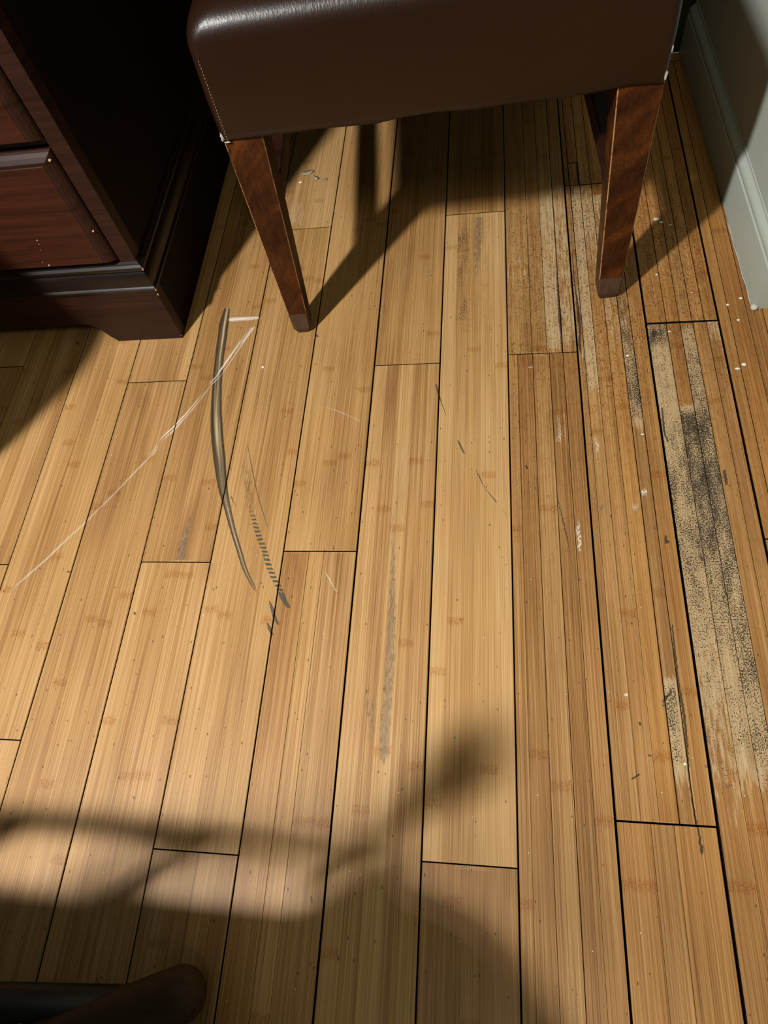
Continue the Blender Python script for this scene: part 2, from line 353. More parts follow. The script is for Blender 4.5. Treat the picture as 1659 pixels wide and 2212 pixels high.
    if scuff is not None:
        n_s = B.noise(B.comb(B.mul(PX, 700), B.mul(PY, 420), 3.0), 1, 2, .6)
        scuffm = B.step(B.sub(B.mul(scuff, 0.82), n_s), -0.10, 0.14)
        scuffm = B.mul(scuffm, B.step(scuff, 0.0, 0.1))
        colr = B.mix(B.mul(scuffm, 0.88), colr, B.mix(n_hi, *(((0.012, 0.010, 0.008), (0.040, 0.036, 0.028)) if col_no >= 8 else ((0.030, 0.028, 0.022), (0.085, 0.078, 0.058)))))
    # faint smudge cloud beside the skid
    smudge = stroke([(520, 960, 18, .0), (528, 1000, 22, .35), (535, 1050, 24, .45), (543, 1100, 20, .40), (552, 1140, 14, 0)], hard=.9)
    if smudge is not None:
        smudge = smudge(); smm = B.step(B.sub(smudge, n_h), -0.25, 0.12)
        colr = B.mix(B.mul(B.mul(smm, B.step(smudge, 0, .1)), 0.55), colr, (0.07, 0.045, 0.025))
    # --- white scratches
    scr, su = stroke([(544, 709, 7, .55), (512, 754, 8, .75), (481, 798, 8, .95), (472, 812, 7, .6), (458, 826, 7, 1), (453, 834, 3, .4), (440, 850, 5, .9), (415, 882, 6, .95), (380, 921, 7, .9), (366, 934, 8, .75), (353, 946, 8, .4), (345, 955, 3, .1), (333, 975, 6, .5), (300, 1010, 4, .5), (250, 1063, 4, .45), (190, 1125, 4, .55), (150, 1160, 4, .25), (100, 1208, 4, .35), (40, 1260, 4, .35), (19, 1281, 4, .3)], smooth=False, hard=.5, uout=True)
    if scr is not None: scr = B.mul(scr, B.step(B.noise(B.comb(B.mul(su, 2.2), B.mul(PY, 14), 3.3), 1, 1, .5), 0.42, 0.58))
    scr2, su2 = stroke([(528, 684, 32, .0), (528, 686, 35, .9), (527, 690, 37, 1), (520, 693, 25, .5), (512, 695, 12, .0)], hard=.25, uout=True)
    if scr2 is not None: scr2 = B.mul(scr2, B.step(B.noise(B.comb(B.mul(PX, 40), B.mul(PY, 1100), 3.3), 1, 1, .5), 0.36, 0.52))
    fs, fu = stroke([(690, 878, 2, .3), (720, 884, 5, .4), (748, 876, 7, .45), (770, 905, 3, .4), (778, 912, 2, .2)], smooth=False, uout=True)
    scr3 = stroke([(703, 1237, 1.2, .5), (712, 1252, 1.4, .6), (727, 1279, 1.2, .5)], hard=.6)
    scr4 = total([
        stroke([(1250, 1125, 3, .2), (1249, 1145, 5, .8), (1252, 1165, 4, .9), (1251, 1185, 4, .7), (1252, 1192, 2, .2)]),
        stroke([(1392, 1055, 3, .4), (1392, 1062, 8, .9), (1391, 1070, 5, .5)]),
        stroke([(1206, 905, 4, .1), (1208, 930, 5, .3), (1207, 955, 6, .3)]),
        stroke([(1284, 945, 3, .3), (1290, 960, 4, .6), (1292, 978, 3, .3)]),
        stroke([(1352, 1498, 5, .9), (1354, 1504, 5, .8)]),
        stroke([(1372, 1088, 8, .2), (1374, 1098, 9, .4), (1372, 1104, 4, .1)]),
    ])
    n_x = B.noise(B.comb(B.mul(PX, 600), B.mul(PY, 250), 7.0), 1, 2, .6)
    if scr4 is not None: scr4 = B.mul(scr4, B.step(n_x, .40, .58))
    if fs is not None: fs = B.mul(fs, 0.4)
    wht = total([scr, scr2, fs, scr3, scr4])
    if wht is not None: colr = B.mix(B.mul(wht, 0.85), colr, (0.80, 0.76, 0.68))
    # --- fine sparkle of dust
    vd4, vc4 = B.voro(B.comb(B.mul(PX, 90), B.mul(PY, 90), 1.0))
    colr = B.mix(B.mul(B.mul(B.step(vd4, .07, .03), B.math('GREATER_THAN', vc4, .88)), .8), colr, (0.75, 0.68, 0.55))
    hgt = B.add(B.mul(n_fine, .6), B.mul(n_mid, .5))
    hgt = B.sub(hgt, pore)
    B.bump(hgt, 0.22, 0.0006)
    return B.fin(colr, B.mad(wearm, 0.25, B.mad(n_mid, 0.18, 0.36)), B.mad(wearm, -0.2, 0.36))


BAM = {}
def BAMBOO(c):
    k = c if -1 <= c <= 12 else 99
    if k not in BAM: BAM[k] = bamboo(k)
    return BAM[k]

# ------------------------------------------------------------------ other materials
def mat_plain(name, col, rough=.6, spec=.4, nscale=60, var=.12, bump=0.0):
    M = NT(name); v, x, y, z = M.pos(True)
    n = M.noise(v, nscale, 3, .6)
    k = tuple(c * (1 - var) for c in col); h = tuple(min(1, c * (1 + var)) for c in col)
    c = M.mix(n, k, h)
    if bump: M.bump(n, bump, .001)
    return M.fin(c, rough, spec)
SUB = mat_plain('dark_gap_dirt', (0.008, 0.007, 0.006), .95, .05)
def wood(name, dark, light, rough, spec, axis='z', sc=1.0, bump=.12, coat=0.0):
    M = NT(name); v, x, y, z = M.pos(True)
    k = {'x': (14, 190, 190), 'y': (190, 14, 190), 'z': (190, 190, 14)}[axis]
    q = M.comb(M.mul(x, k[0] * sc), M.mul(y, k[1] * sc), M.mul(z, k[2] * sc))
    n = M.noise(q, 1, 4, .62, .4); n2 = M.noise(M.comb(M.mul(x, k[0] * .14), M.mul(y, k[1] * .14), M.mul(z, k[2] * .6)), 1, 2, .5)
    f = M.mad(M.sub(n, .5), .9, M.mad(M.sub(n2, .5), .9, .5))
    c = M.ramp(f, [(0.2, dark), (0.8, light)])
    M.bump(n, bump, .0004)
    m = M.fin(c, M.mad(n2, .15, rough), spec)
    M.b.inputs['Coat Weight'].default_value = coat; M.b.inputs['Coat Roughness'].default_value = .25
    return m
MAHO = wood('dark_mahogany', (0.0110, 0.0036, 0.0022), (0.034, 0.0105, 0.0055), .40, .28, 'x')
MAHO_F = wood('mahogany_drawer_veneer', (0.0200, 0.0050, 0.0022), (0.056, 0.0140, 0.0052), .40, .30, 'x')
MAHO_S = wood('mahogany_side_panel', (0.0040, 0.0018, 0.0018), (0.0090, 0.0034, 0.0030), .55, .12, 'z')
MOLD_M = wood('black_brown_moulding', (0.006, 0.0033, 0.0028), (0.013, 0.0065, 0.0050), .27, .45, 'x')
CHIP = mat_plain('bare_wood_chip', (0.55, 0.40, 0.26), .7, .2)
M = NT('red_brown_leg_wood'); v, x, y, z = M.pos(True)
g1 = M.noise(M.comb(M.mul(x, 260), M.mul(y, 260), M.mul(z, 70)), 1, 4, .7, .3)
g2 = M.noise(M.comb(M.mul(x, 22), M.mul(y, 30), M.mad(z, 30, M.mul(x, -22))), 1, 2, .5, .5)
g3 = M.noise(M.comb(M.mul(x, 420), M.mul(y, 420), M.mul(z, 420)), 1, 2, .6)
gf = M.mad(M.sub(g1, .5), .8, M.mad(M.sub(g2, .5), 1.5, M.mad(M.sub(g3, .5), .5, .45)))
M.bump(g3, .15, .0004)
LEGW = M.fin(M.ramp(gf, [(.1, (0.020, 0.0060, 0.0018)), (.5, (0.050, 0.0145, 0.0036)), (.9, (0.118, 0.033, 0.0060))]), .48, .14)
# worn leg arris: stain rubbed away in places
M = NT('rubbed_leg_edge'); v, x, y, z = M.pos(True)
n = M.noise(M.comb(M.mul(x, 90), M.mul(y, 90), M.mul(z, 55)), 1, 3, .65)
EDGE = M.fin(M.mix(M.step(n, .34, .52), (0.10, 0.035, 0.010), (0.40, 0.20, 0.085)), .5, .3)
# scuffed foot
FOOT = wood('scuffed_leg_foot', (0.030, 0.015, 0.008), (0.105, 0.056, 0.030), .6, .25, 'z', 1.4)
# leather
M = NT('brown_leather'); v, x, y, z = M.pos(True)
wr = M.noise(M.comb(M.mul(x, 330), M.mul(y, 90), M.mul(z, 90)), 1, 3, .6, 1.1)
pb = M.noise(v, 900, 2, .5)
lo_ = M.noise(v, 14, 2, .5)
top = M.step(z, .395, .44)
M.bump(M.add(M.mul(wr, M.mad(top, .9, .06)), M.mul(pb, .25)), .30, .0012)
LEATHER = M.fin(M.mix(lo_, (0.0125, 0.0042, 0.0018), (0.0180, 0.0060, 0.0026)), M.mad(pb, .08, .30), .36)
THREAD = mat_plain('pale_thread', (0.36, 0.30, 0.22), .8, .2)
FRAY = mat_plain('frayed_backing_cloth', (0.40, 0.37, 0.32), .9, .1, 300, .3, .4)
# painted trim and walls
def paint(name, col, rough, sc, b):
    M = NT(name); v, x, y, z = M.pos()
    n = M.noise(v, sc, 4, .6); s = M.noise(v, 6, 2, .5); vd_, vc_ = M.voro(v, 70)
    c = M.mix(s, tuple(q * .94 for q in col), tuple(min(1, q * 1.05) for q in col))
    c = M.mix(M.mul(M.mul(M.step(vd_, .10, .05), M.math('GREATER_THAN', vc_, .90)), .8), c, (.72, .72, .66))
    M.bump(n, b, .001); return M.fin(c, rough, .35)
WALLP = paint('sage_wall_paint', (0.40, 0.43, 0.37), .62, 260, .25)
TRIMP = paint('sage_gloss_trim_paint', (0.40, 0.44, 0.385), .38, 90, .10)
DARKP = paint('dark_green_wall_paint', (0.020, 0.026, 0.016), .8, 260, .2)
PAINT_W = mat_plain('dried_white_paint', (0.74, 0.76, 0.70), .6, .3)
CAULK = mat_plain('old_caulk', (0.46, 0.48, 0.42), .6, .3, 200, .2, .3)
CEIL = mat_plain('ceiling_white', (0.7, 0.68, 0.62), .9, .1)
CANE = wood('dark_cane_pole', (0.026, 0.0125, 0.0055), (0.072, 0.035, 0.015), .5, .25, 'x', 1.2)
CANE_B = mat_plain('black_cane_pole', (0.016, 0.016, 0.018), .42, .4, 80, .3)
LASH = mat_plain('faded_lashing_cord', (0.15, 0.105, 0.09), .9, .1, 500, .4, .5)
SHADE_S = mat_plain('dark_shade_seat', (0.02, 0.018, 0.016), .9, .1, 300, .3, .3)
SHAV = mat_plain('dry_wood_shaving', (0.34, 0.27, 0.18), .7, .2, 260, .55)
SHADE_F = mat_plain('dark_shade_form', (0.05, 0.03, 0.02), .8, .2, 100, .3, .3)

# ------------------------------------------------------------------ mesh helpers
def obj(name, bm, mat, parent=None, smooth=False):
    me = bpy.data.meshes.new(name)
    bmesh.ops.recalc_face_normals(bm, faces=bm.faces)
    bm.to_mesh(me); bm.free()
    for m in (mat if isinstance(mat, (list, tuple)) else [mat]): me.materials.append(m)
    if smooth:
        for p in me.polygons: p.use_smooth = True
    o = bpy.data.objects.new(name, me); COL.objects.link(o)
    if parent: o.parent = parent
    return o
def auto(o, ang=35):
    me = o.data
    for p in me.polygons: p.use_smooth = True
    bm = bmesh.new(); bm.from_mesh(me)
    for e in bm.edges:
        if len(e.link_faces) == 2 and e.calc_face_angle(0) > math.radians(ang): e.smooth = False
    bm.to_mesh(me); bm.free(); return o
def empty(name, loc=(0, 0, 0), rz=0):
    o = bpy.data.objects.new(name, None); COL.objects.link(o); o.location = loc; o.rotation_euler = (0, 0, rz)
    o.empty_display_size = .05; return o
def tag(o, label=None, cat=None, group=None, kind=None):
    for k, v in (('label', label), ('category', cat), ('group', group), ('kind', kind)):
        if v: o[k] = v
    return o
def box(bm, x0, x1, y0, y1, z0, z1):
    v = [bm.verts.new(p) for p in ((x0, y0, z0), (x1, y0, z0), (x1, y1, z0), (x0, y1, z0), (x0, y0, z1), (x1, y0, z1), (x1, y1, z1), (x0, y1, z1))]
    for f in ((0, 1, 2, 3), (4, 5, 6, 7), (0, 1, 5, 4), (1, 2, 6, 5), (2, 3, 7, 6), (3, 0, 4, 7)): bm.faces.new([v[i] for i in f])
    return v
def loft(bm, rings, cap0=True, cap1=True, closed=True, mi=None):
    vs = [[bm.verts.new(p) for p in r] for r in rings]
    n = len(vs[0])
    for a, b in zip(vs, vs[1:]):
        for i in range(n if closed else n - 1):
            f = bm.faces.new((a[i], a[(i + 1) % n], b[(i + 1) % n], b[i]))
            if mi: f.material_index = mi(i)
    if cap0: bm.faces.new(vs[0])
    if cap1: bm.faces.new(vs[-1])
    return vs
def tube(bm, pts, rad, n=14, round_end=False):
    pts = [Vector(p) for p in pts]
    rads = rad if isinstance(rad, (list, tuple)) else [rad] * len(pts)
    if round_end:
        d = (pts[-1] - pts[-2]).normalized(); r = rads[-1]; base_ = pts[-1] - d * r
        np_, nr = pts[:-1] + [base_], list(rads[:-1]) + [r]
        for a in (20, 40, 58, 72, 82): np_.append(base_ + d * r * math.sin(math.radians(a))); nr.append(r * math.cos(math.radians(a)))
        pts, rads = np_, nr
    rings = []; up = Vector((0, 0, 1))
    for i, p in enumerate(pts):
        d = (pts[min(i + 1, len(pts) - 1)] - pts[max(i - 1, 0)]).normalized()
        if abs(d.dot(up)) > .95: up = Vector((0, 1, 0)) if abs(d.z) > .9 else Vector((0, 0, 1))
        u = d.cross(up).normalized(); w = u.cross(d)
        rings.append([p + (u * math.cos(2 * math.pi * k / n) + w * math.sin(2 * math.pi * k / n)) * rads[i] for k in range(n)])
    loft(bm, rings)

# ------------------------------------------------------------------ floor
YMIN, YMAX = -0.75, 1.338
bm = bmesh.new(); box(bm, -1.50, 0.90, YMIN - .02, YMAX, -0.05, -0.0125)
floor = tag(obj('floor', bm, SUB), 'worn amber bamboo plank floor with dark gaps and scuff marks', kind='structure')
GAP = {-2: 1.0, -1: 1.0, 0: 1.0, 1: 1.2, 2: 1.3, 3: 1.3, 4: 1.3, 5: 1.7, 6: 2.1, 7: 1.8, 8: 1.7, 9: 2.4, 10: 3.0, 11: 2.9, 12: 2.2}
JOINT = {-1: .673, 0: .327, 1: 1.05, 2: .631, 3: .332, 4: -.001, 5: .348, 6: .645, 7: .006, 8: .655, 9: .0545, 10: .701, 11: .365}
CUTS = {(8, 1): [.35, .57, .80], (8, 0): [.135, .355, .60, .80], (9, 1): [.085, .25, .44, .64, .80], (9, 2): [.07, .245, .43, .64],
        (9, 0): [.345, .58], (10, 1): [.28, .466, .645, .82], (10, 0): [.27, .466, .65, .84], (11, 1): [.15, .40, .62, .82], (11, 0): [.16, .42, .66, .83], (5, 0): [.355, .56]}
CUTGAP = {8: .0007, 9: .0009, 10: .0009, 11: .0008, 5: .0004}
TONE = {(0, 0): -.05, (1, 0): -.04, (2, 0): -.07, (2, 1): -.06, (3, 1): -.13, (3, 0): -.02, (4, 0): -.10, (4, 1): -.01, (5, 1): -.02, (5, 0): -.06, (6, 1): -.05, (6, 0): .0, (7, 0): -.12, (7, 1): .08, (7, 2): -.08,
        (8, 0): -.20, (8, 1): -.12, (9, 0): -.20, (9, 1): -.13, (9, 2): -.14, (10, 0): -.18, (10, 1): -.14, (11, 0): -.14, (11, 1): -.12}
WARM = {8: .10, 9: .30, 10: .50, 11: .45, 12: .5}
# width of the open joints between strips at the near and far end of a plank, in mm
CG = {(8, 0): [(.1, .6), (.15, .9), (.6, .8), (.1, .9)], (8, 1): [(.7, .7), (.6, .6), (1.0, 1.0)], (9, 1): [(.05, 1.3), (.1, 1.0), (.25, .9), (.9, 1.0), (.7, 1.0)],
      (9, 0): [(.35, .35), (.35, .35)], (10, 0): [(.08, 1.0), (.08, 1.0), (.3, .8), (.3, .7)], (5, 0): [(.12, .6), (.12, .35)], (11, 0): [(.4, .8)] * 4}
def board(bm, x0, x1, y0, y1, z0, z1, ch=.0006, lift=(0, 0, 0, 0), far=None):
    r = []
    for y, l in ((y0, 0), (y1, 1)):
        a, b = lift[2 * l], lift[2 * l + 1]
        if l and far: x0, x1 = far
        r.append([(x0, y, z0), (x1, y, z0), (x1, y, z1 - ch + b), (x1 - ch, y, z1 + b), (x0 + ch, y, z1 + a), (x0, y, z1 - ch + a)])
    vs = loft(bm, r, False, False, True, lambda i: 1 if i in (0, 1, 5) else 0)    # grimy sides, clean top
    for ring in vs: bm.faces.new(ring).material_index = 1
rnd = random.Random(11)
sd = 0
def setp(o, tone, warm, solo):
    global sd
    sd += 1; o['seed'] = (sd * 0.7548777) % 1.0 * 9.0; o['tone'] = float(tone); o['warm'] = float(warm); o['solo'] = float(solo)
for c in range(-8, 17):
    j = JOINT.get(c, rnd.uniform(0, .9))
    while j > YMIN: j -= PLEN
    # segment 0 is the one that ends at the listed joint
    s = 0 if c not in JOINT else -int(round((JOINT[c] - (j + PLEN)) / PLEN))
    ya = j
    while ya < YMAX:
        yb = ya + PLEN
        gl, gr = GAP.get(c, 1.0) / 2000, GAP.get(c + 1, 1.0) / 2000
        x0, x1 = seam(c) + gl, seam(c + 1) - gr
        y0, y1 = max(ya + .0008, YMIN), min(yb - .0006, YMAX)
        if c in (9, 10, 11): y0 += .0006
        if c == 10: y1 -= .0016
        tn = TONE.get((c, s), rnd.uniform(-.07, .05)); wm = WARM.get(c, 0.0 + rnd.uniform(0, .10))
        cuts = CUTS.get((c, s))
        if y1 - y0 > .01:
            bm = bmesh.new()
            if cuts is None:
                board(bm, x0, x1, y0, y1, -.012, rnd.uniform(-.0003, .0002), .0007)
                p = obj('plank', bm, [BAMBOO(c), SUB], floor); setp(p, tn, wm, 0)
            else:
                board(bm, x0, x1, y0, y1, -.012, -.0045, .0005)
                p = obj('plank', bm, [SUB, SUB], floor); setp(p, tn, wm, 1)
                fr = [0] + cuts + [1]; g = CUTGAP[c] / 2
                for i in range(len(fr) - 1):
                    cg = CG.get((c, s), [(CUTGAP[c] * 1000,) * 2] * len(cuts))
                    ga = cg[i - 1] if i else (0, 0); gb = cg[i] if i < len(fr) - 2 else (0, 0)
                    xl, xr = x0 + (x1 - x0) * fr[i], x0 + (x1 - x0) * fr[i + 1]
                    a, b = xl + ga[0] / 2000, xr - gb[0] / 2000; fa = (xl + ga[1] / 2000, xr - gb[1] / 2000)
                    bm = bmesh.new(); zt = rnd.uniform(-.0003, .0001)
                    board(bm, a, b, y0, y1, -.0045, zt, .00025, far=fa)
                    if (c, s) == (9, 2) and i == 1:      # a short patched-in piece at the joint
                        bm.free(); bm = bmesh.new(); board(bm, a, b, y0 + .056, y1, -.0045, zt, .0005)
                        b2 = bmesh.new(); board(b2, a + .0006, b - .0012, y0, y0 + .0545, -.0045, zt - .0006, .0005)
                        q2 = obj('strip', b2, [BAMBOO(c), SUB], p); setp(q2, tn - .10, wm, 1)
                    st = obj('strip', bm, [BAMBOO(c), SUB], p)
                    amp = .045 if c in (5, 8) else .07
                    setp(st, tn + rnd.uniform(-amp, amp), min(1, max(0, wm + rnd.uniform(-.25, .25))), 1)
        ya = yb; s += 1

# white paint drips and crumbs dried on the boards
def drop(px, py, rx, ry, mat=PAINT_W, name='paint_drip', h=.0006):
    p = F(px, py); bm = bmesh.new()
    rings = []
    for q, z in ((1, 0), (.85, h * .7), (.5, h)):
        rings.append([(rx * q * math.cos(a) * (1 + .12 * math.sin(3 * a + px)), ry * q * math.sin(a), z) for a in [2 * math.pi * k / 9 for k in range(9)]])
    loft(bm, rings, False, True)
    o = obj(name, bm, mat, floor, True); o.location = (p.x, p.y, 0.0); return o
for px, py, rx, ry in ((1418, 473, .0046, .0035), (1428, 480, .0028, .0018), (1448, 486, .0024, .0012), (1418, 593, .0016, .0014), (1600, 644, .0022, .0020), (1572, 658, .0020, .0018), (1595, 691, .0021, .0017),
                       (1607, 787, .0031, .0024), (1593, 796, .0033, .0017), (1446, 716, .0018, .0010), (1388, 938, .0022, .0010), (1356, 768, .0020, .0016), (1494, 632, .0012, .001), (1480, 1650, .0015, .0015)):
    drop(px, py, rx, ry)
drop(568, 793, .0020, .0020, PAINT_W, 'crumb', .0016)
drop(1146, 793, .0040, .0012, SHAV, 'splinter', .0010)

# ------------------------------------------------------------------ walls and trim
A = Vector((0.358, 0.717)); D = Vector((-0.0329, 0.99946)); N = Vector((-D.y, D.x))   # N points into the room (-x)
FARY = 1.338
def wl(s, n, z): q = A + D * s + N * n; return (q.x, q.y, z)
LEN = (FARY - A.y) / D.y
SB = .011   # board stands this far off the plaster
bm = bmesh.new()
# plaster wall: a pier with its outer corner towards the camera
r = []
for z in (0, 2.45):
    r.append([wl(.012, -SB, z), wl(LEN + .05, -SB, z), (1.05, FARY + .05, z), (1.05, A.y + .02 + .012, z)])
loft(bm, r)
tag(obj('wall_right', bm, WALLP), 'sage green painted wall beside the leather chair', kind='structure')
prof = [(0, 0), (0, .060), (-.0006, .0635), (-.0026, .0650), (-.0022, .0665), (-.0015, .0690), (-.0022, .0725), (-.0050, .0760), (-.0085, .0785), (-.0095, .0800), (-.0098, .0835), (-.0110, .0845), (-.0110, 0)]
bm = bmesh.new()
# run along the room side, then the return round the corner
ret = Vector((0.99, 0.10)).normalized(); rn = Vector((ret.y, -ret.x))
ring_far = [wl(LEN + .0, n, z) for n, z in prof]
ring_cor = []
for n, z in prof:
    q = A + N * n - rn * (-n) * -1.0 if False else A + N * n + (-rn) * (-n)
    ring_cor.append((q.x, q.y, z))
ring_end = []
for n, z in prof:
    q = A + ret * .62 + rn * n; ring_end.append((q.x, q.y, z))
loft(bm, [ring_far, ring_cor, ring_end])
auto(tag(obj('baseboard_right', bm, TRIMP), 'pale sage painted baseboard with moulded top edge, mitred at the corner', kind='structure'), 28)
# caulk blob and chipped paint line at the foot of the corner
bm = bmesh.new(); bmesh.ops.create_icosphere(bm, subdivisions=2, radius=.0052)
for v_ in bm.verts: v_.co.z = max(-.004, v_.co.z * .9)
o = obj('caulk_blob', bm, CAULK, bpy.data.objects['baseboard_right'], True); o.location = (A.x + .0005, A.y + .001, .004)
bm = bmesh.new()
tube(bm, [wl(.003 + i * .02, .0008 + .0006 * math.sin(i * 2.3), .0004) for i in range(10)], [.0003 + .0006 * abs(math.sin(i * 1.7)) for i in range(10)], 6)
obj('paint_bead', bm, CAULK, bpy.data.objects['baseboard_right'], True)
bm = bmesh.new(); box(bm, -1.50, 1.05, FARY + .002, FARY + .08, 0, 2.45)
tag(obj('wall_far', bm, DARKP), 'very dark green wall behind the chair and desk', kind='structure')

# ------------------------------------------------------------------ mahogany chest
CX0, CX1 = -0.985, -0.491; CY0, CY1 = 0.727, 1.330
PXR, PYF = -0.4815, 0.7165
chest = tag(empty('drawer_chest', ((CX0 + CX1) / 2, CY0, 0)), 'dark mahogany drawer chest with moulded base and bracket feet', 'chest of drawers')
def cpart(name, bm, mat, parent=chest, smooth=False):
    o = obj(name, bm, mat, None, smooth)
    loc = chest.location
    o.data.transform(Matrix.Translation(-loc)); o.parent = parent
    return o
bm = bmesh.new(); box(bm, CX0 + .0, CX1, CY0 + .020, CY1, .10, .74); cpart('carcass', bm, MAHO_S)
# face frame
bm = bmesh.new()
box(bm, CX1 - .0235, CX1, CY0, CY0 + .020, .140, .74); cpart('stile', bm, MAHO)
bm = bmesh.new(); box(bm, CX0, CX0 + .0235, CY0, CY0 + .020, .140, .74); cpart('stile', bm, MAHO)
for z0, z1 in ((.140, .1500), (.3215, .3290), (.5005, .5080), (.6795, .74)):
    bm = bmesh.new(); box(bm, CX0 + .0235, CX1 - .0235, CY0 + .004, CY0 + .020, z0, z1); cpart('rail', bm, MAHO)
bm = bmesh.new(); box(bm, CX0 - .02, CX1 + .02, CY0 - .02, CY1, .74, .765); cpart('top', bm, MAHO)
# drawers with a broad thumb-moulded edge
def rectring(x0, x1, z0, z1, y): return [(x0, y, z0), (x1, y, z0), (x1, y, z1), (x0, y, z1)]
for z0, z1 in ((.1505, .3210), (.3295, .5000), (.5085, .6790)):
    x0, x1 = CX0 + .0225, CX1 - .0225
    dr = empty('drawer'); dr.parent = chest
    bm = bmesh.new()
    i = .0160
    loft(bm, [rectring(x0 + .002, x1 - .002, z0 + .002, z1 - .002, CY0 + .012), rectring(x0 + .002, x1 - .002, z0 + .002, z1 - .002, CY0 - .002), rectring(x0 + .0035, x1 - .0035, z0 + .0035, z1 - .0035, CY0 - .0048),
              rectring(x0 + .007, x1 - .007, z0 + .005, z1 - .007, CY0 - .0085), rectring(x0 + .012, x1 - .012, z0 + .006, z1 - .012, CY0 - .0118), rectring(x0 + i, x1 - i, z0 + .007, z1 - i, CY0 - .0125)], True, True)
    e = cpart('edge_moulding', bm, MAHO, dr)
    bm = bmesh.new()
    loft(bm, [rectring(x0 + i, x1 - i, z0 + .007, z1 - i, CY0 - .0115), rectring(x0 + i, x1 - i, z0 + .007, z1 - i, CY0 - .0128), rectring(x0 + i + .0006, x1 - i - .0006, z0 + .0076, z1 - i - .0006, CY0 - .0132)])
    cpart('front_panel', bm, MAHO_F, dr)
    if z0 < .2:
        def onfront(px, py, yp):
            d = ray(px, py); t_ = yp / d.y; return Vector((t_ * d.x, yp, CAM_H + t_ * d.z))
        for px, py, sz in ((80, 519, .0016), (84, 528, .0008), (87, 540, .0007), (92, 566, .0009), (106, 573, .0021), (201, 500, .0019), (219, 548, .0018), (107, 347, .0024)):
            sz *= .62; yp = CY0 - .0133 if px < 190 and py > 360 else CY0 - .0095
            p = onfront(px, py, yp); bm = bmesh.new()
            loft(bm, [[(p.x + sz * q * math.cos(a) * 1.2, p.y - e_, p.z + sz * q * math.sin(a)) for a in [k * math.pi / 3.5 for k in range(7)]] for q, e_ in ((1, -.0015), (.8, .0004))], False, True)
            cpart('wood_chip', bm, CHIP, dr)
# plinth with bracket foot
FX = [(-0.591, 0.0), (-0.5925, .004), (-0.597, .009), (-0.602, .018), (-0.607, .0275), (-0.613, .0345), (-0.620, .0385), (-0.630, .0400)]
xm = (CX0 - .0095 + PXR) / 2
poly = [(PXR, 0.0)] + [(x, z) for x, z in FX] + [(2 * xm - x, z) for x, z in reversed(FX)] + [(CX0 - .0095, 0.0), (CX0 - .0095, .1015), (PXR, .1015)]
bm = bmesh.new()
lo = [(PXR, 0.0), (-0.5909, 0.0)] + FX + [(2 * xm - x, z) for x, z in reversed(FX)] + [(2 * xm + .5909, 0.0), (CX0 - .0095, 0.0)]
rows = [[(x, PYF, z), (x, PYF, .1015), (x, PYF + .019, .1015), (x, PYF + .019, z)] for x, z in lo]
loft(bm, rows)
cpart('plinth_front', bm, MAHO)
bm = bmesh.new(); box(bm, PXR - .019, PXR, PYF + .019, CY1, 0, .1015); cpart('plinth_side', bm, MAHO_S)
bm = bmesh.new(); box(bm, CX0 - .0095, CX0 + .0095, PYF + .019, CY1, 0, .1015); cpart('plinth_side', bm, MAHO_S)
# base moulding, mitred at the corner
MP = [(-.004, .100), (.0105, .100), (.0125, .1010), (.0135, .1030), (.0135, .1060), (.0120, .1080), (.0105, .1088), (.0100, .1150), (.0090, .1210), (.0072, .1265), (.0050, .1300), (.0040, .1315), (.0056, .1325), (.0076, .1350), (.0080, .1375), (.0072, .1400), (.0050, .1415), (.0036, .1425), (.0036, .1440), (.0015, .1470), (-.004, .1475)]
bm = bmesh.new()
loft(bm, [[(CX0 - o_, CY1, z) for o_, z in MP], [(CX0 - o_, CY0 - o_, z) for o_, z in MP], [(CX1 + o_, CY0 - o_, z) for o_, z in MP], [(CX1 + o_, CY1, z) for o_, z in MP]])
auto(cpart('base_moulding', bm, MOLD_M), 32)
# rubbed corner chips
for (x, y, z), s in (((CX1 + .0128, CY0 - .0128, .1035), .0032), ((CX1 + .0078, CY0 - .0078, .1375), .0026), ((CX1 + .0105, CY0 - .0108, .0925), .0020), ((PXR - .0003, PYF + .0003, .006), .0022), ((PXR - .0003, PYF + .0003, .018), .0018), ((PXR - .0002, PYF + .0002, .028), .0013)):
    bm = bmesh.new(); bmesh.ops.create_icosphere(bm, subdivisions=1, radius=s)
    for v_ in bm.verts: v_.co = Vector((v_.co.x * .55, v_.co.y * .55, v_.co.z * 1.1)) * rnd.uniform(.8, 1.1) + Vector((x - .0005, y + .0005, z))
    cpart('wood_chip', bm, CHIP)

